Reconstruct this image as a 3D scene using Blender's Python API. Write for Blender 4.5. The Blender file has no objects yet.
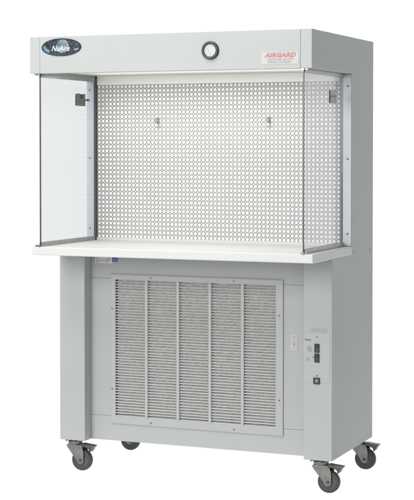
import bpy, bmesh, math, random
from mathutils import Vector, Matrix
random.seed(7)
S = bpy.context.scene
COL = S.collection
ZO = 0.022                       # lifts the measured heights so the castors stand on z = 0
W, D = 1.33, 0.889               # cabinet width and depth
Z0, ZWB, ZWT, ZFB, ZFT = .128, 1.007, 1.045, 1.819, 1.982   # body bottom, worktop, fascia
YB, YP, YC = .276, .343, .5536   # post front, inset panel front, upper column front

# ------------------------------------------------------------------ materials
def new_mat(name):
    m = bpy.data.materials.new(name); m.use_nodes = True
    nt = m.node_tree
    return m, nt, nt.nodes['Principled BSDF']

def plain(name, col, rough=.5, metal=0., bump=0., bscale=400, var=0., vscale=6, spec=.5, coat=0., ripple=0.):
    m, nt, b = new_mat(name)
    b.inputs['Base Color'].default_value = (*col, 1)
    b.inputs['Roughness'].default_value = rough
    b.inputs['Metallic'].default_value = metal
    b.inputs['Specular IOR Level'].default_value = spec
    b.inputs['Coat Weight'].default_value = coat
    tc = nt.nodes.new('ShaderNodeTexCoord')
    if var:
        n = nt.nodes.new('ShaderNodeTexNoise'); n.inputs['Scale'].default_value = vscale
        n.inputs['Detail'].default_value = 5
        r = nt.nodes.new('ShaderNodeValToRGB')
        r.color_ramp.elements[0].position = .3; r.color_ramp.elements[1].position = .7
        r.color_ramp.elements[0].color = (*[c*(1-var) for c in col], 1)
        r.color_ramp.elements[1].color = (*[min(1, c*(1+var)) for c in col], 1)
        nt.links.new(tc.outputs['Object'], n.inputs['Vector'])
        nt.links.new(n.outputs['Fac'], r.inputs['Fac'])
        nt.links.new(r.outputs['Color'], b.inputs['Base Color'])
    if bump:
        n2 = nt.nodes.new('ShaderNodeTexNoise'); n2.inputs['Scale'].default_value = bscale
        n2.inputs['Detail'].default_value = 2
        bp = nt.nodes.new('ShaderNodeBump'); bp.inputs['Strength'].default_value = bump
        bp.inputs['Distance'].default_value = .001
        nt.links.new(tc.outputs['Object'], n2.inputs['Vector'])
        nt.links.new(n2.outputs['Fac'], bp.inputs['Height'])
        nt.links.new(bp.outputs['Normal'], b.inputs['Normal'])
        if ripple:
            n3 = nt.nodes.new('ShaderNodeTexNoise'); n3.inputs['Scale'].default_value = 3.5; n3.inputs['Detail'].default_value = 1
            b3 = nt.nodes.new('ShaderNodeBump'); b3.inputs['Strength'].default_value = 1; b3.inputs['Distance'].default_value = ripple
            nt.links.new(tc.outputs['Object'], n3.inputs['Vector']); nt.links.new(n3.outputs['Fac'], b3.inputs['Height'])
            nt.links.new(b3.outputs['Normal'], bp.inputs['Normal'])
    return m

PAINT = plain('grey_enamel', (.354, .366, .361), .55, spec=.25, bump=.25, bscale=350, var=.018, vscale=3, ripple=.006)
PANEL = plain('grey_enamel_panel', (.356, .368, .361), .55, spec=.25, bump=.25, bscale=350, var=.018, vscale=3, ripple=.006)
WHITE = plain('white_laminate', (.50, .505, .497), .5, spec=.3, bump=.1, bscale=500, var=.012, vscale=4)
CREAM = plain('cream_paint', (.78, .765, .71), .5, bump=.15, bscale=300)
LENS = plain('lamp_lens', (.62, .60, .52), .5)
LENS.node_tree.nodes['Principled BSDF'].inputs['Emission Color'].default_value = (1, .96, .84, 1)
LENS.node_tree.nodes['Principled BSDF'].inputs['Emission Strength'].default_value = .35
ALU = plain('satin_aluminium', (.58, .61, .64), .55, .1, spec=.3, bump=.15, bscale=250, var=.03, vscale=14)
CHAN = plain('channel_metal', (.36, .37, .36), .42, .55, var=.12, vscale=30)
SCREEN = plain('screen_metal', (.28, .283, .28), .55, .1, spec=.3, bump=.1, bscale=300)
FILTERW = plain('white_filter_paper', (.80, .80, .785), .8, spec=.1, bump=.3, bscale=160)
DARK = plain('dark_gasket', (.055, .06, .062), .6)
EDGE = plain('edge_trim_grey', (.06, .063, .066), .35, .3)
SCREW = plain('screw_steel', (.20, .20, .20), .35, .8)
STEEL = plain('zinc_steel', (.215, .21, .20), .38, .85, bump=.25, bscale=180, var=.18, vscale=40)
STEELD = plain('dark_zinc', (.085, .085, .083), .42, .6, bump=.2, bscale=200, var=.2, vscale=40)
RUBBER = plain('grey_rubber', (.036, .038, .038), .55, bump=.3, bscale=300, var=.15, vscale=30)
RIMG = plain('grey_wheel_core', (.070, .073, .073), .5, var=.15, vscale=40)
BLACK = plain('black_plastic', (.016, .017, .019), .38)
SWITCH = plain('switch_black', (.02, .021, .024), .3)
LABEL = plain('label_plate', (.358, .375, .360), .5, spec=.2)
LBLW = plain('white_label', (.425, .412, .405), .5, spec=.2)
LBLC = plain('cream_label', (.56, .56, .53), .45)
BLUE = plain('blue_label', (.06, .075, .22), .4)
INK = plain('black_ink', (.045, .047, .05), .5)
INKG = plain('grey_ink', (.27, .28, .28), .5)
RED = plain('red_ink', (.40, .165, .165), .5, spec=.2)
REDL = plain('pale_red_ink', (.40, .24, .245), .5, spec=.2)
BLUEI = plain('blue_grey_ink', (.19, .25, .31), .5)
PALE = plain('white_ink', (.52, .55, .57), .4)
MARK = plain('grey_mark', (.17, .18, .19), .5)

def grille_filter_mat():
    m, nt, b = new_mat('pleated_filter')
    tc = nt.nodes.new('ShaderNodeTexCoord')
    mp = nt.nodes.new('ShaderNodeMapping'); mp.inputs['Scale'].default_value = (60, 1, 190)
    v = nt.nodes.new('ShaderNodeTexNoise'); v.inputs['Scale'].default_value = 1.; v.inputs['Detail'].default_value = 3
    r = nt.nodes.new('ShaderNodeValToRGB')
    r.color_ramp.elements[0].position = .42; r.color_ramp.elements[1].position = .58
    r.color_ramp.elements[0].color = (.52, .515, .50, 1); r.color_ramp.elements[1].color = (.80, .79, .765, 1)
    nt.links.new(tc.outputs['Object'], mp.inputs['Vector']); nt.links.new(mp.outputs['Vector'], v.inputs['Vector'])
    nt.links.new(v.outputs['Fac'], r.inputs['Fac']); nt.links.new(r.outputs['Color'], b.inputs['Base Color'])
    b.inputs['Roughness'].default_value = .8
    return m
PLEAT = grille_filter_mat()

def glass_mat():
    m, nt, b = new_mat('clear_glass'); nt.nodes.remove(b)
    out = nt.nodes['Material Output']
    tr = nt.nodes.new('ShaderNodeBsdfTransparent'); tr.inputs['Color'].default_value = (.872, .879, .886, 1)
    gl = nt.nodes.new('ShaderNodeBsdfGlossy'); gl.inputs['Roughness'].default_value = .13
    fr = nt.nodes.new('ShaderNodeFresnel'); fr.inputs['IOR'].default_value = 1.5
    geo = nt.nodes.new('ShaderNodeNewGeometry')
    # the same index seen from both faces of the pane
    mx = nt.nodes.new('ShaderNodeMix'); mx.data_type = 'FLOAT'
    mx.inputs[2].default_value = 1.5; mx.inputs[3].default_value = 1/1.5
    nt.links.new(geo.outputs['Backfacing'], mx.inputs[0]); nt.links.new(mx.outputs[0], fr.inputs['IOR'])
    ms = nt.nodes.new('ShaderNodeMixShader')
    fr2 = nt.nodes.new('ShaderNodeLayerWeight'); fr2.inputs['Blend'].default_value = .5
    # Schlick curve, identical for both faces
    pw = nt.nodes.new('ShaderNodeMath'); pw.operation = 'POWER'; pw.inputs[1].default_value = 4.0
    ma = nt.nodes.new('ShaderNodeMath'); ma.operation = 'MULTIPLY_ADD'; ma.inputs[1].default_value = .6; ma.inputs[2].default_value = .04
    nt.links.new(fr2.outputs['Facing'], pw.inputs[0]); nt.links.new(pw.outputs[0], ma.inputs[0])
    nt.links.new(ma.outputs[0], ms.inputs[0])
    nt.nodes.remove(fr); nt.nodes.remove(mx); nt.nodes.remove(geo)
    nt.links.new(tr.outputs[0], ms.inputs[1]); nt.links.new(gl.outputs[0], ms.inputs[2])
    nt.links.new(ms.outputs[0], out.inputs['Surface'])
    return m
GLASS = glass_mat()

def badge_mat():
    m, nt, b = new_mat('badge_night_blue')
    tc = nt.nodes.new('ShaderNodeTexCoord')
    n = nt.nodes.new('ShaderNodeTexNoise'); n.inputs['Scale'].default_value = 22; n.inputs['Detail'].default_value = 4
    r = nt.nodes.new('ShaderNodeValToRGB')
    e = r.color_ramp.elements
    e[0].position = .42; e[0].color = (.008, .012, .022, 1)
    e[1].position = .75; e[1].color = (.032, .04, .055, 1)
    v = nt.nodes.new('ShaderNodeTexVoronoi'); v.inputs['Scale'].default_value = 130
    lt = nt.nodes.new('ShaderNodeMath'); lt.operation = 'LESS_THAN'; lt.inputs[1].default_value = .24
    mx = nt.nodes.new('ShaderNodeMixRGB'); mx.inputs[2].default_value = (.14, .16, .20, 1)
    nt.links.new(tc.outputs['Object'], n.inputs['Vector']); nt.links.new(tc.outputs['Object'], v.inputs['Vector'])
    nt.links.new(n.outputs['Fac'], r.inputs['Fac']); nt.links.new(v.outputs['Distance'], lt.inputs[0])
    nt.links.new(lt.outputs[0], mx.inputs[0]); nt.links.new(r.outputs['Color'], mx.inputs[1])
    nt.links.new(mx.outputs[0], b.inputs['Base Color']); b.inputs['Roughness'].default_value = .4; b.inputs['Specular IOR Level'].default_value = .2
    return m
BADGE = badge_mat()
def globe_mat():
    m, nt, b = new_mat('globe_blue')
    tc = nt.nodes.new('ShaderNodeTexCoord')
    n = nt.nodes.new('ShaderNodeTexNoise'); n.inputs['Scale'].default_value = 40; n.inputs['Detail'].default_value = 3
    r = nt.nodes.new('ShaderNodeValToRGB'); e = r.color_ramp.elements
    e[0].position = .4; e[0].color = (.045, .085, .14, 1); e[1].position = .66; e[1].color = (.20, .25, .27, 1)
    nt.links.new(tc.outputs['Object'], n.inputs['Vector']); nt.links.new(n.outputs['Fac'], r.inputs['Fac'])
    nt.links.new(r.outputs['Color'], b.inputs['Base Color']); b.inputs['Roughness'].default_value = .3
    return m
GLOBE = globe_mat()
GLOBEY = plain('globe_land', (.22, .205, .145), .3, var=.2, vscale=60)
GLOW = plain('nebula_blue', (.09, .17, .24), .3, var=.3, vscale=70)

# ------------------------------------------------------------------ mesh helpers (all coordinates in metres, measured frame)
def box(bm, x0, x1, y0, y1, z0, z1):
    vs = [bm.verts.new((x, y, z)) for x in (x0, x1) for y in (y0, y1) for z in (z0, z1)]
    for f in ((0,1,3,2),(4,6,7,5),(0,4,5,1),(2,3,7,6),(0,2,6,4),(1,5,7,3)):
        bm.faces.new([vs[i] for i in f])

def prism(bm, pts, axis, a, b):
    """closed outline pts (2D) swept along axis from a to b"""
    def P(p, t):
        return {'x': (t, p[0], p[1]), 'y': (p[0], t, p[1]), 'z': (p[0], p[1], t)}[axis]
    A = [bm.verts.new(P(p, a)) for p in pts]; B = [bm.verts.new(P(p, b)) for p in pts]
    bm.faces.new(A); bm.faces.new(B[::-1])
    n = len(pts)
    for i in range(n):
        bm.faces.new([A[i], A[(i+1) % n], B[(i+1) % n], B[i]])

def frame(bm, ox0, ox1, oz0, oz1, ix0, ix1, iz0, iz1, y0, y1):
    """rectangular plate in the xz plane with a rectangular hole"""
    o = [(ox0, oz0), (ox1, oz0), (ox1, oz1), (ox0, oz1)]; i = [(ix0, iz0), (ix1, iz0), (ix1, iz1), (ix0, iz1)]
    V = {}
    for k, y in (('f', y0), ('b', y1)):
        V['o'+k] = [bm.verts.new((p[0], y, p[1])) for p in o]; V['i'+k] = [bm.verts.new((p[0], y, p[1])) for p in i]
    for j in range(4):
        k = (j+1) % 4
        for s in 'fb':
            bm.faces.new([V['o'+s][j], V['o'+s][k], V['i'+s][k], V['i'+s][j]])
        for s in 'oi':
            bm.faces.new([V[s+'f'][j], V[s+'f'][k], V[s+'b'][k], V[s+'b'][j]])

def lathe(bm, prof, c, axis='y', n=48):
    """closed profile (r, t) revolved about an axis through c"""
    rings = []
    for k in range(n):
        a = 2*math.pi*k/n; ring = []
        for r, t in prof:
            u, v = r*math.cos(a), r*math.sin(a)
            d = {'x': (t, u, v), 'y': (u, t, v), 'z': (u, v, t)}[axis]
            ring.append(bm.verts.new((c[0]+d[0], c[1]+d[1], c[2]+d[2])))
        rings.append(ring)
    m = len(prof)
    for k in range(n):
        A, B = rings[k], rings[(k+1) % n]
        for j in range(m):
            bm.faces.new([A[j], A[(j+1) % m], B[(j+1) % m], B[j]])

def disc(bm, c, rx, rz, y0, y1, n=48, axis='y'):
    pts = [(c[0]+rx*math.cos(2*math.pi*k/n), c[1]+rz*math.sin(2*math.pi*k/n)) for k in range(n)]
    prism(bm, pts, axis, y0, y1)

def tube(bm, path, r, n=8):
    rings = []
    for i, p in enumerate(path):
        p = Vector(p); q0 = Vector(path[max(i-1, 0)]); q1 = Vector(path[min(i+1, len(path)-1)])
        t = (q1-q0).normalized(); a = Vector((0, 0, 1)) if abs(t.z) < .9 else Vector((1, 0, 0))
        u = t.cross(a).normalized(); v = t.cross(u)
        rings.append([bm.verts.new(p+u*r*math.cos(2*math.pi*k/n)+v*r*math.sin(2*math.pi*k/n)) for k in range(n)])
    for A, B in zip(rings, rings[1:]):
        for k in range(n):
            bm.faces.new([A[k], A[(k+1) % n], B[(k+1) % n], B[k]])
    bm.faces.new(rings[0]); bm.faces.new(rings[-1][::-1])

WORLD = {}                       # world position of each object's origin
def link(name, me, mat, parent=None, bevel=0., smooth=None, label=None, seg=2):
    o = bpy.data.objects.new(name, me); COL.objects.link(o)
    if mat: me.materials.append(mat)
    xs = [v.co.copy() for v in me.vertices]
    lo = Vector([min(v[i] for v in xs) for i in range(3)]); hi = Vector([max(v[i] for v in xs) for i in range(3)])
    c = (lo+hi)/2
    for v in me.vertices: v.co -= c
    wl = c+Vector((0, 0, ZO))
    WORLD[o.name] = wl
    o.location = wl-(WORLD[parent.name] if parent else Vector())
    o.parent = parent
    if smooth is not None:
        for p in me.polygons: p.use_smooth = True
        me.set_sharp_from_angle(angle=math.radians(smooth))
    if bevel:
        m = o.modifiers.new('bevel', 'BEVEL'); m.width = bevel; m.segments = seg; m.limit_method = 'ANGLE'; m.angle_limit = math.radians(40)
        m.harden_normals = False
    if label: o['label'] = label
    return o

def obj(name, fn, mat, parent=None, **k):
    bm = bmesh.new(); fn(bm)
    bmesh.ops.recalc_face_normals(bm, faces=bm.faces)
    me = bpy.data.meshes.new(name); bm.to_mesh(me); bm.free()
    return link(name, me, mat, parent, **k)

def union_obj(name, fns, mat, parent, **k):
    """several overlapping solids fused into one closed sheet-metal body"""
    tmp = []
    for fn in fns:
        bm = bmesh.new(); fn(bm); bmesh.ops.recalc_face_normals(bm, faces=bm.faces)
        me = bpy.data.meshes.new('tmp'); bm.to_mesh(me); bm.free()
        o = bpy.data.objects.new('tmp', me); COL.objects.link(o); tmp.append(o)
    for t in tmp[1:]:
        m = tmp[0].modifiers.new('u', 'BOOLEAN'); m.operation = 'UNION'; m.solver = 'EXACT'; m.object = t
    dg = bpy.context.evaluated_depsgraph_get(); dg.update()
    me = bpy.data.meshes.new_from_object(tmp[0].evaluated_get(dg)); me.name = name
    for t in tmp: bpy.data.objects.remove(t)
    bm = bmesh.new(); bm.from_mesh(me)
    bmesh.ops.remove_doubles(bm, verts=bm.verts, dist=1e-5)
    bmesh.ops.dissolve_limit(bm, angle_limit=.01, verts=bm.verts, edges=bm.edges)
    bm.to_mesh(me); bm.free()
    return link(name, me, mat, parent, **k)

def text(name, body, x0, x1, z0, z1, y, mat, parent, shear=0., bold=0., spacing=1.):
    """flat raised lettering filling the box x0..x1, z0..z1 on the plane y"""
    cu = bpy.data.curves.new(name, 'FONT'); cu.body = body; cu.size = 1; cu.shear = shear; cu.offset = bold
    cu.extrude = .01; cu.resolution_u = 4; cu.space_character = spacing
    t = bpy.data.objects.new('tmp', cu); COL.objects.link(t)
    dg = bpy.context.evaluated_depsgraph_get(); dg.update()
    me = bpy.data.meshes.new_from_object(t.evaluated_get(dg)); bpy.data.objects.remove(t); me.name = name
    xs = [v.co.x for v in me.vertices]; ys = [v.co.y for v in me.vertices]
    a, b, c, d = min(xs), max(xs), min(ys), max(ys)
    for v in me.vertices:
        v.co = Vector((x0+(v.co.x-a)/(b-a)*(x1-x0), y-.0004-(v.co.z+.01)*.02, z0+(v.co.y-c)/(d-c)*(z1-z0)))
    me.materials.clear()
    return link(name, me, mat, parent)

def screw(x, y, z, parent, r=.0042, axis='y', mat=None, d=-1):
    def f(bm):
        c = (x, y, z)
        prof = [(.0001, 0), (r, 0), (r, d*.0012), (r*.7, d*.0024), (.0001, d*.0026)]
        lathe(bm, prof, c, axis, 14)
    return obj('screw', f, mat or SCREW, parent, smooth=40)

# ------------------------------------------------------------------ the workstation
root = bpy.data.objects.new('laminar_flow_bench', None); COL.objects.link(root)
root.location = (W/2, D/2, 0); WORLD[root.name] = Vector(root.location); root.empty_display_size = .2
root['label'] = 'grey laminar airflow workstation with white worktop and louvred base standing on castors'
root['category'] = 'laminar flow bench'

T = .021
for side in (0, 1):
    X = (lambda a: a) if side == 0 else (lambda a: W-a)
    def pbox(bm, a, b, *r): box(bm, min(X(a), X(b)), max(X(a), X(b)), *r)
    # C-shaped sheet: hood side, rear column, lower body, with front returns
    prof = [(0, ZFB), (0, ZFT), (D, ZFT), (D, Z0), (YB, Z0), (YB, ZWB), (YC, ZWB), (YC, ZFB)]
    sp = union_obj('side_panel', [
        lambda bm: prism(bm, prof, 'x', X(0), X(T)),
        lambda bm: pbox(bm, 0, .0502, 0, .022, ZFB, ZFT),
        lambda bm: pbox(bm, 0, .1295, YB, YB+.09, Z0, ZWB)], PAINT, root, bevel=.0022)
    # rear column front face with screws, and the dark channel beside the screen
    cp = obj('corner_post', lambda bm: pbox(bm, T+.0005, .0415, YC, YC+.03, ZWT, ZFB), ALU, root, bevel=.001)
    obj('post_facing', lambda bm: pbox(bm, .002, .0405, YC-.003, YC-.0005, ZWT+.002, ZFB-.004), ALU, cp, bevel=.0006)
    for z in (1.764, 1.438, 1.102): screw(X(.018), YC-.003, z, cp, r=.0045)
    obj('window_gasket', lambda bm: pbox(bm, .0425, .0535, YC-.006, YC+.03, ZWT, ZFB-.002), DARK if side == 0 else EDGE, root)
    # glass side window: pane in channels, dark front edge
    gl = obj('side_window', lambda bm: pbox(bm, .0395, .0445, .022, YC-.008, ZWT+.010, ZFB-.008), GLASS, root)
    obj('edge_trim', lambda bm: pbox(bm, .0393, .0447, .015, .0219, ZWT+.003, ZFB-.001), EDGE, gl, bevel=.001)
    obj('bottom_channel', lambda bm: (pbox(bm, .034, .0388, .022, YC-.009, ZWT+.0004, ZWT+.019), pbox(bm, .0452, .05, .022, YC-.009, ZWT+.0004, ZWT+.019)), CHAN, gl, bevel=.0008)
    obj('top_channel', lambda bm: (pbox(bm, .034, .0388, .022, YC-.009, ZFB-.016, ZFB+.0105), pbox(bm, .0452, .05, .022, YC-.009, ZFB-.016, ZFB+.0105)), CHAN, gl, bevel=.0008)
    for z in (ZFB-.004, ZWT+.004):
        obj('corner_bolt', lambda bm: (disc(bm, (X(.042), z), .0075, .0055, .004, .0125, 14)), SCREW, gl, smooth=40)
        obj('corner_bolt', lambda bm: (disc(bm, (X(.026), z), .005, .0045, .006, .0125, 14)), SCREW, gl, smooth=40)
    # notched latch plate on the pane
    def latch(bm):
        a, b = (.0450, .0490)
        pts = [(.362, 1.684), (.446, 1.684), (.446, 1.742), (.424, 1.742), (.424, 1.722), (.410, 1.718), (.396, 1.722), (.396, 1.742), (.362, 1.742)]
        prism(bm, pts, 'x', X(a), X(b))
        prism(bm, [(.37, 1.708), (.44, 1.708), (.44, 1.716), (.37, 1.716)], 'x', X(b), X(b+.005))
        lathe(bm, [(.0001, 0), (.006, 0), (.006, .012), (.0001, .012)], (X(b) - (0 if side == 0 else .012), .462, 1.713), 'x', 14)
        prism(bm, [(.446, 1.709), (.462, 1.710), (.462, 1.716), (.446, 1.717)], 'x', X(a), X(b))
    obj('latch_plate', latch, STEEL, gl, bevel=.0008)
    obj('outer_clamp_plate', lambda bm: prism(bm, [(.366, 1.686), (.442, 1.686), (.442, 1.740), (.366, 1.740)], 'x', X(.0390), X(.0365)), STEEL, gl, bevel=.0006)
    for y in (.386, .424):
        obj('screw', lambda bm: lathe(bm, [(.0001, 0), (.0055, 0), (.0055, .002), (.0001, .0025)] if side else [(.0001, 0), (.0055, 0), (.0055, -.002), (.0001, -.0025)], (X(.0364), y, 1.714), 'x', 14), SCREW, gl, smooth=40)
# side screws on the visible right panel and its twin
for x, d in ((W, 1), (0, -1)):
    for y, z in ((.589, 1.017), (.842, 1.0155)):
        screw(x, y, z, root, r=.006, axis='x', mat=PAINT if 0 else plain('painted_screw', (.27, .285, .285), .45), d=d)

# hood
fas = obj('fascia', lambda bm: box(bm, .0507, W-.0507, .0004, .018, ZFB, ZFT-.0003), PANEL, root, bevel=.0015)
obj('top_panel', lambda bm: box(bm, T+.001, W-T-.001, .0225, D-.002, ZFT-.02, ZFT-.001), PAINT, root)
obj('back_panel', lambda bm: box(bm, T+.001, W-T-.001, D-.02, D-.001, Z0+.001, ZFT-.021), PAINT, root)
cei = obj('canopy_ceiling', lambda bm: box(bm, T+.001, W-T-.001, .0225, .566, ZFB+.012, ZFB+.03), CREAM, root)
obj('front_lip', lambda bm: box(bm, .0516, W-.0516, .0185, .048, ZFB+.0005, ZFB+.0095), PAINT, root, bevel=.0008)
obj('lamp_diffuser', lambda bm: box(bm, .22, W-.10, .07, .27, ZFB+.004, ZFB+.0115), LENS, cei, bevel=.003)
obj('plenum_box', lambda bm: box(bm, T+.001, W-T-.001, .5855, D-.021, ZWB+.001, ZFT-.021), PAINT, root)

# badge, gauge, name label on the fascia
bd = obj('brand_badge', lambda bm: disc(bm, (.1602, 1.9335), .0995, .0395, -.0018, .0003, 72), BADGE, fas, smooth=40)
obj('badge_globe', lambda bm: disc(bm, (.166, 1.9375), .031, .0300, -.0023, -.0019, 40), GLOBE, bd)
def crescent(bm):
    pts = []
    for k in range(17):
        a = math.radians(-20+100*k/16); pts.append((.166+.0315*math.cos(a), 1.9375+.0305*math.sin(a)))
    for k in range(17):
        a = math.radians(80-100*k/16); pts.append((.162+.0285*math.cos(a), 1.9365+.0265*math.sin(a)))
    prism(bm, pts, 'y', -.0027, -.0024)
obj('badge_crescent', crescent, GLOBEY, bd)
def neb(bm):
    pts = [(.0690, 1.9330), (.076, 1.944), (.083, 1.9345), (.092, 1.927), (.104, 1.9175), (.098, 1.909), (.088, 1.9125), (.076, 1.921)]
    prism(bm, pts, 'y', -.0022, -.0019)
obj('badge_nebula', neb, GLOW, bd)
obj('badge_streak', lambda bm: prism(bm, [(.224, 1.927), (.249, 1.9275), (.243, 1.921), (.228, 1.9165)], 'y', -.0022, -.0019), MARK, bd)
text('badge_lettering', 'NuAire', .113, .203, 1.916, 1.941, -.0026, PALE, bd, shear=.35, bold=.012)

gx, gz = .8756, 1.902
ga = obj('pressure_gauge', lambda bm: lathe(bm, [(.0262, .0002), (.0388, .0002), (.0388, -.007), (.0375, -.0100), (.0345, -.011), (.029, -.0105), (.0268, -.008)], (gx, 0, gz), 'y', 64), BLACK, fas, smooth=50)
obj('dial', lambda bm: disc(bm, (gx, gz), .0270, .0270, -.006, .0001, 48), plain('dial_face', (.40, .45, .47), .5, spec=.2, var=.06, vscale=60), ga)
def ticks(bm):
    for k in range(13):
        a = math.radians(210-20*k); c, s = math.cos(a), math.sin(a); r0, r1, h = .0185, .0225, .0006
        p = [(gx+r0*c-h*s, gz+r0*s+h*c), (gx+r1*c-h*s, gz+r1*s+h*c), (gx+r1*c+h*s, gz+r1*s-h*c), (gx+r0*c+h*s, gz+r0*s-h*c)]
        prism(bm, p, 'y', -.0065, -.0061)
obj('dial_scale', ticks, INKG, ga)
def needle(bm):
    a = math.radians(118); c, s = math.cos(a), math.sin(a)
    prism(bm, [(gx-.006*c-.0009*s, gz-.012-.006*s+.0009*c), (gx+.027*c, gz-.012+.027*s), (gx-.006*c+.0009*s, gz-.012-.006*s-.0009*c)], 'y', -.0072, -.0067)
obj('needle', needle, INKG, ga)
lb = obj('name_label', lambda bm: box(bm, 1.1050, 1.2725, -.0009, .0003, 1.8375, 1.8885), LBLW, fas)
text('label_title', 'AIRGARD', 1.1200, 1.2600, 1.8660, 1.8855, -.0009, RED, lb, shear=.28, bold=.045, spacing=1.06)
text('label_wording', 'LAMINAR FLOW', 1.1320, 1.2480, 1.8535, 1.8625, -.0009, REDL, lb, shear=.2)
text('label_wording', 'WORK STATION', 1.1350, 1.2380, 1.8420, 1.8510, -.0009, BLUEI, lb, bold=.005)

# worktop
obj('worktop', lambda bm: box(bm, .0057, 1.3345, .0046, YC-.0062, ZWB, ZWT), WHITE, root, bevel=.0045, seg=3)

# perforated diffuser screen, white filter behind
px0, px1, pz0, pz1 = .0545, W-.0545, 1.056, 1.7885
NX, NZ = 61, 36
sx, sz = (px1-px0)/NX, (pz1-pz0)/NZ
def perforated():
    verts, faces = [], []; idx = {}
    R, r = .0075, .0037
    def V(x, y, z):
        k = (round(x, 5), round(y, 5), round(z, 5))
        if k not in idx: idx[k] = len(verts); verts.append((x, y, z))
        return idx[k]
    y0, y1 = YC+.0065, YC+.0080
    for i in range(NX):
        for j in range(NZ):
            cx, cz = px0+(i+.5)*sx, pz0+(j+.5)*sz
            hx, hz = sx/2, sz/2
            outer = []
            for q, (a, b) in enumerate(((1, 1), (-1, 1), (-1, -1), (1, -1))):
                # one quadrant, anticlockwise: axis point, then the quarter bite of the small corner hole
                bite = [(a*hx, b*(hz-r)), (a*(hx-r*.72), b*(hz-r*.72)), (a*(hx-r), b*hz)]
                axis = [(hx, 0), (0, hz), (-hx, 0), (0, -hz)][q]
                outer.append(axis); outer += bite if q in (0, 2) else bite[::-1]
            inner = []
            for ox, oz in outer:
                a = math.atan2(oz/hz, ox/hx); inner.append((R*math.cos(a), R*math.sin(a)))
            n = len(outer)
            O = [V(cx+p[0], y0, cz+p[1]) for p in outer]; I = [V(cx+p[0], y0, cz+p[1]) for p in inner]
            I2 = [V(cx+p[0], y1, cz+p[1]) for p in inner]
            for k in range(n):
                l = (k+1) % n
                faces.append((O[k], O[l], I[l], I[k])); faces.append((I[k], I[l], I2[l], I2[k]))
    me = bpy.data.meshes.new('perforated_screen'); me.from_pydata(verts, [], faces); me.update()
    return me
scr = link('perforated_screen', perforated(), SCREEN, root)
obj('filter_face', lambda bm: box(bm, px0-.002, px1+.002, YC+.0088, YC+.0300, pz0-.006, ZFB+.010), FILTERW, root)
obj('screen_top_trim', lambda bm: box(bm, px0, px1, YC+.002, YC+.0062, pz1-.001, ZFB+.0115), plain('trim_white', (.74, .74, .71), .45), root, bevel=.001)
obj('screen_bottom_trim', lambda bm: box(bm, px0, px1, YC-.004, YC+.0062, ZWT-.004, pz0+.003), plain('trim_grey', (.46, .47, .455), .45), root, bevel=.001)
for hx in (.3736, .9325):
    def hook(bm):
        y = YC+.002; P = []
        for k in range(15):                       # upper bow, then lower bow: a bent wire hook
            a = math.radians(-60+300*k/14); P.append((hx-.002-.0085*math.cos(a), y-.003, 1.6165+.0105*math.sin(a)))
        for k in range(12):
            a = math.radians(110-250*k/11); P.append((hx+.003+.0085*math.cos(a), y-.003-.012*k/11, 1.594+.0095*math.sin(a)))
        tube(bm, P, .0019)
        box(bm, hx-.005, hx+.005, y-.0005, y+.0035, 1.602, 1.628)
    obj('hanging_hook', hook, plain('hook_steel', (.22, .22, .217), .5, .2), scr, smooth=50)

# lower body: inset front, grille
IX0, IX1 = .1300, W-.1300
obj('body_core', lambda bm: box(bm, T+.001, W-T-.001, .405, D-.021, Z0+.004, ZWB-.002), PAINT, root)
obj('upper_front_panel', lambda bm: box(bm, IX0, IX1, YP, YP+.045, .8836, ZWB-.0005), PANEL, root, bevel=.0012)
obj('lower_front_panel', lambda bm: box(bm, IX0, IX1, YP, YP+.045, Z0+.0004, .2424), PANEL, root, bevel=.0012)
GX0, GX1, GZ0, GZ1 = .2347, 1.0828, .2094, .9030
JX0, JX1, JZ0, JZ1 = .2585, 1.0478, .2440, .8785
obj('filter_door', lambda bm: frame(bm, IX0, IX1, .2436, .8826, GX0+.012, GX1-.012, JZ0+.0006, JZ1-.0006, YP, YP+.04), PANEL, root, bevel=.0012)
gr = obj('intake_grille', lambda bm: frame(bm, GX0, GX1, GZ0, GZ1, JX0, JX1, JZ0, JZ1, YP-.0065, YP-.0006), PANEL, root, bevel=.0018)
NB = 49; pz = (JZ1-JZ0)/NB
def louvres(bm):
    for k in range(NB):
        zc = JZ0+(k+.5)*pz
        # stamped blade: lip at the front bottom, sloping up and back
        h = pz
        pts = [(YP-.0052, zc-.44*h), (YP-.0040, zc-.50*h), (YP+.0010, zc-.40*h), (YP+.0080, zc-.01*h), (YP+.0075, zc+.06*h), (YP-.0005, zc-.16*h), (YP-.0040, zc-.24*h)]
        prism(bm, pts, 'x', JX0-.004, JX1+.004)
lv = obj('louvre_blades', louvres, plain('louvre_enamel', (.44, .445, .43), .42), gr)
cw = (JX1-JX0)/5
for k in range(1, 5):
    x = JX0+cw*k
    obj('mullion', lambda bm: box(bm, x-.0072, x+.0072, YP-.0075, YP-.0053, JZ0-.001, JZ1+.001), PANEL, gr, bevel=.0007)
def pleats(bm):
    # irregular media behind the blades
    n = 150; x0, x1 = JX0+.004, JX1-.004; m = 14
    rows = []
    for j in range(n+1):
        z = JZ0+.002+(JZ1-JZ0-.004)*j/n
        rows.append([bm.verts.new((x0+(x1-x0)*i/(m*5), YP+.0145+.004*((j % 2)-.5)+random.uniform(-.0022, .0022), z)) for i in range(m*5+1)])
    for A, B in zip(rows, rows[1:]):
        for i in range(len(A)-1):
            bm.faces.new([A[i], A[i+1], B[i+1], B[i]])
obj('intake_filter', pleats, PLEAT, gr, smooth=20)
for x, z in ((.2418, .743), (.2418, .370), (1.0655, .745), (1.0655, .369), (.438, .891), (.848, .8915), (.439, .2235), (.849, .2235)):
    screw(x, YP-.0066, z, gr, r=.0040)

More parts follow.
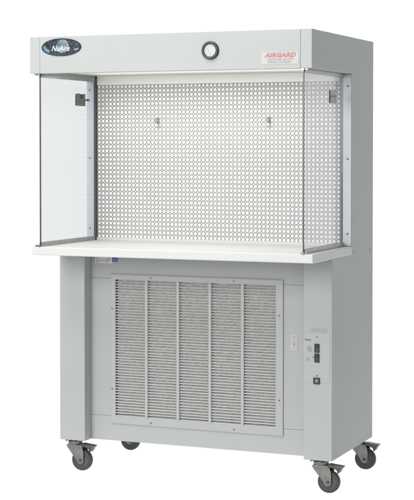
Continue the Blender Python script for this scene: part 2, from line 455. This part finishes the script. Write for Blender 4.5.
# labels under the worktop
sl = obj('serial_label', lambda bm: box(bm, .150, .2390, YP-.0012, YP-.0002, .9515, .9810), LBLC, root)
def dashes(x0, x1, z0, z1, rows, y, fill=.75, lo=.004, hi=.014):
    def f(bm):
        h = (z1-z0)/rows
        for r in range(rows):
            x = x0+random.uniform(0, .003); zc = z1-(r+.5)*h
            while x < x1:
                w = min(random.uniform(lo, hi), x1-x)
                if random.random() < fill and w > .001: box(bm, x, x+w, y-.0004, y-.0001, zc-h*.28, zc+h*.28)
                x += w+.002
    return f
obj('label_print', dashes(.155, .235, .954, .978, 4, YP-.0012), INKG, sl)
bl = obj('blue_sticker', lambda bm: box(bm, .2402, .2685, YP-.0012, YP-.0002, .9605, .981), BLUE, root)
obj('sticker_print', lambda bm: box(bm, .2445, .2640, YP-.0016, YP-.0013, .9665, .9720), plain('sticker_pale', (.2, .22, .40), .4), bl)
NX0 = 1.1145
il = obj('notice_label', lambda bm: box(bm, NX0, NX0+.034, YP-.0012, YP-.0002, .592, .668), LBLW, root)
def dots(bm):
    disc(bm, (NX0+.019, .653), .0032, .0032, YP-.0018, YP-.0013, 14); disc(bm, (NX0+.019, .621), .0032, .0050, YP-.0018, YP-.0013, 14)
    box(bm, NX0+.006, NX0+.009, YP-.0017, YP-.0013, .638, .640); box(bm, NX0+.015, NX0+.024, YP-.0017, YP-.0013, .633, .6345)
obj('notice_print', dots, MARK, il)

# control plate on the right post
pl = obj('control_plate', lambda bm: box(bm, 1.2025, 1.3205, YB-.0014, YB-.0002, .4685, .6855), LABEL, root)
for zc in (.6185, .5755):
    sw = obj('switch_bezel', lambda bm: frame(bm, 1.2510, 1.2735, zc-.0192, zc+.0192, 1.2535, 1.2710, zc-.0165, zc+.0165, YB-.0050, YB-.0015), BLACK, pl, bevel=.0008)
    obj('rocker', lambda bm: prism(bm, [(YB-.0016, zc-.0160), (YB-.0052, zc-.0160), (YB-.0040, zc), (YB-.0078, zc+.0160), (YB-.0016, zc+.0160)], 'x', 1.2540, 1.2705), SWITCH, sw, bevel=.0005)
    obj('switch_mark', lambda bm: (box(bm, 1.276, 1.283, YB-.0019, YB-.0015, zc+.0155, zc+.017), box(bm, 1.276, 1.279, YB-.0019, YB-.0015, zc+.001, zc+.003), box(bm, 1.276, 1.284, YB-.0019, YB-.0015, zc-.018, zc-.0165)), INKG, sw)
def outlet(bm):
    frame(bm, 1.2470, 1.2755, .4625, .4900, 1.2520, 1.2705, .4675, .4850, YB-.0065, YB-.0003)
ou = obj('power_outlet', outlet, BLACK, root, bevel=.001)
def face(bm):
    disc(bm, (1.2612, .4762), .0080, .0075, YB-.0045, YB-.0004, 20)
obj('outlet_face', face, plain('outlet_grey', (.22, .225, .23), .45), ou)
obj('outlet_slots', lambda bm: (box(bm, 1.2570, 1.2585, YB-.005, YB-.0046, .476, .481), box(bm, 1.2640, 1.2655, YB-.005, YB-.0046, .476, .481), disc(bm, (1.2612, .4722), .0016, .0018, YB-.005, YB-.0046, 10)), INK, ou)
for x, z in ((1.2615, .667), (1.2630, .4985), (1.2440, .5785)):
    obj('indicator_dot', lambda bm: disc(bm, (x, z), .0026, .0030, YB-.0024, YB-.0015, 14), INK, pl)
obj('plate_print', dashes(1.2055, 1.2350, .6485, .6575, 2, YB-.0014, .9, .003, .009), INK, pl)
obj('plate_print', dashes(1.2150, 1.2370, .6000, .6270, 5, YB-.0014, .85, .003, .008), MARK, pl)
obj('plate_print', dashes(1.2150, 1.2370, .5580, .5850, 5, YB-.0014, .7, .003, .008), MARK, pl)
def wings(bm):
    pts = [(1.229, .690), (1.229, .703), (1.250, .7035), (1.259, .709), (1.275, .709), (1.284, .7035), (1.305, .703), (1.305, .690), (1.284, .689), (1.275, .684), (1.259, .684), (1.250, .689)]
    prism(bm, pts, 'y', YB-.0009, YB-.0001)
em = obj('emblem_sticker', wings, plain('sticker_grey', (.30, .31, .31), .45), root)
obj('sticker_print', dashes(1.232, 1.302, .691, .702, 2, YB-.0009, .8), INKG, em)

# castors: one built with its parts, three copies
def castor(x, y):
    px, py, pzt = x, y, Z0            # pivot under the body
    zc = .050-ZO; xc = px+.037        # wheel centre, 100 mm wheel on the floor
    def top(bm):
        box(bm, px-.038, px+.038, py-.034, py+.034, pzt-.0045, pzt-.0003)
        lathe(bm, [(.0001, 0), (.026, 0), (.031, -.004), (.034, -.010), (.034, -.019), (.028, -.0235), (.0001, -.0235)], (px, py, pzt-.0046), 'z', 32)
        # bridge of the fork
        prism(bm, [(px-.033, pzt-.0283), (px+.036, pzt-.0283), (px+.044, pzt-.034), (px+.044, pzt-.038), (px-.035, pzt-.038)], 'y', py-.0225, py+.0225)
        for dx in (-.03, .03):
            for dy in (-.026, .026):
                lathe(bm, [(.0001, 0), (.0055, 0), (.0055, -.005), (.0001, -.005)], (px+dx, py+dy, pzt-.0046), 'z', 10)
    c = obj('castor', top, STEEL, root, bevel=.0008)
    def fork(bm):
        for y0, y1 in ((py-.0255, py-.0226), (py+.0226, py+.0255)):
            pts = [(px-.036, pzt-.0284), (px+.034, pzt-.0284), (px+.046, pzt-.036), (px+.052, pzt-.052), (px+.055, pzt-.075)]
            for k in range(9):
                a = math.radians(15-190*k/8); pts.append((xc+.0165*math.cos(a), zc+.0165*math.sin(a)))
            pts += [(px-.010, pzt-.066), (px-.028, pzt-.044)]
            prism(bm, pts, 'y', y0, y1)
    obj('fork', fork, STEEL, c, bevel=.001)
    obj('tyre', lambda bm: lathe(bm, [(.0335, -.015), (.044, -.0155), (.0485, -.0125), (.0500, -.006), (.0500, .006), (.0485, .0125), (.044, .0155), (.0335, .015)], (xc, py, zc), 'y', 56), RUBBER, c, smooth=50)
    obj('rim', lambda bm: lathe(bm, [(.006, -.017), (.014, -.017), (.016, -.012), (.027, -.011), (.029, -.0145), (.0334, -.0145), (.0334, .0145), (.029, .0145), (.027, .011), (.016, .012), (.014, .017), (.006, .017)], (xc, py, zc), 'y', 48), RIMG, c, smooth=35)
    obj('axle_bolt', lambda bm: lathe(bm, [(.0001, -.031), (.0075, -.031), (.0085, -.0275), (.0085, -.0258), (.0045, -.0258), (.0045, .0258), (.0085, .0258), (.0085, .030), (.0001, .030)], (xc, py, zc), 'y', 6), STEELD, c)
    def pedal(bm):
        prism(bm, [(px+.024, pzt-.0275), (px+.040, pzt-.0220), (px+.062, pzt-.0245), (px+.106, pzt-.0285), (px+.102, pzt-.0340), (px+.094, pzt-.0430), (px+.086, pzt-.058), (px+.0800, pzt-.060), (px+.078, pzt-.046), (px+.060, pzt-.0375), (px+.044, pzt-.0335)], 'y', py-.020, py+.020)
    obj('brake_pedal', pedal, STEELD, c, bevel=.0016)
    return c
def copy_tree(o, parent):
    c = o.copy(); COL.objects.link(c); c.parent = parent
    for ch in list(o.children): copy_tree(ch, c)
    return c
c0 = castor(.050, .335)
for dx, dy, rz in ((1.212, 0, 0.), (0, .522, 0.), (1.216, .535, 0.)):
    c = copy_tree(c0, root); c.location = c0.location+Vector((dx, dy, 0))
for x in (.028, 1.232):
    obj('stud', lambda bm: disc(bm, (x, YB+.012), .006, .006, Z0-.007, Z0-.0004, 12, 'z'), STEEL, root)

# ------------------------------------------------------------------ studio: added translucent sweep, made to glow white by unseen lamps
def sweep():
    bm = bmesh.new(); prof = [(-.5, 0), (3.6, 0)]
    for k in range(1, 13):
        a = math.radians(90*k/12); prof.append((3.6+1.2*math.sin(a), 1.2-1.2*math.cos(a)))
    prof.append((4.8, 5.2))
    A = [bm.verts.new((-4.8, y, z)) for y, z in prof]; B = [bm.verts.new((3.4, y, z)) for y, z in prof]
    for i in range(len(prof)-1): bm.faces.new([A[i], B[i], B[i+1], A[i+1]])
    me = bpy.data.meshes.new('backdrop'); bm.to_mesh(me); bm.free()
    for p in me.polygons: p.use_smooth = True
    o = bpy.data.objects.new('backdrop', me); COL.objects.link(o); o['kind'] = 'structure'
    m, nt, b = new_mat('translucent_white'); nt.nodes.remove(b)
    d = nt.nodes.new('ShaderNodeBsdfDiffuse'); d.inputs[0].default_value = (.5, .5, .5, 1)
    t = nt.nodes.new('ShaderNodeBsdfTranslucent'); t.inputs[0].default_value = (.92, .92, .92, 1)
    x = nt.nodes.new('ShaderNodeMixShader'); x.inputs[0].default_value = .6
    nt.links.new(d.outputs[0], x.inputs[1]); nt.links.new(t.outputs[0], x.inputs[2]); nt.links.new(x.outputs[0], nt.nodes['Material Output'].inputs['Surface'])
    me.materials.append(m)
sweep()
def area(name, loc, target, sx, sy, power, col=(1, 1, 1)):
    l = bpy.data.lights.new(name, 'AREA'); l.shape = 'RECTANGLE'; l.size = sx; l.size_y = sy; l.energy = power; l.color = col
    o = bpy.data.objects.new(name, l); COL.objects.link(o); o.location = loc
    o.rotation_euler = (Vector(target)-Vector(loc)).to_track_quat('-Z', 'Y').to_euler()
    return o
area('underfloor_fill', (-.5, 1.9, -.7), (-.5, 1.9, 1), 12, 7.5, 405)  # added lamp hidden under the floor, whitens it and drowns the castor shadows
area('behind_wall_fill', (-.5, 5.8, 2.6), (-.5, 0, 2.6), 12, 7, 345)  # added lamp hidden behind the sweep, makes its wall glow pure white
area('key_softbox', (-.3, -4.3, 2.4), (.6, .2, 1.6), 2.2, 2.2, 184, (1, .995, .98))
area('top_softbox', (.3, -2.2, 4.8), (.6, .3, 1.0), 2.4, 2.4, 130)
area('canopy_lamp', (W/2, .17, ZFB+ZO-.003), (W/2, .24, 0), 1.12, .16, 5, (1, .975, .92))
w = bpy.data.worlds.new('World'); S.world = w; w.use_nodes = True
w.node_tree.nodes['Background'].inputs[0].default_value = (.95, .98, 1, 1)
w.node_tree.nodes['Background'].inputs[1].default_value = .47

# ------------------------------------------------------------------ camera
cam = bpy.data.cameras.new('camera'); co = bpy.data.objects.new('camera', cam); COL.objects.link(co)
co.location = (3.386, -6.035, 1.496+ZO); co.rotation_euler = (math.pi/2-.0271, 0, .3965)
cam.lens = 1534.4/500*36; cam.sensor_width = 36; cam.shift_y = -62.4/500; cam.clip_end = 200
S.camera = co
S.render.resolution_x, S.render.resolution_y = 848, 1024
S.view_settings.view_transform = 'Standard'; S.view_settings.look = 'None'; S.view_settings.gamma = 1; S.view_settings.exposure = 0
S.cycles.transparent_max_bounces = 16
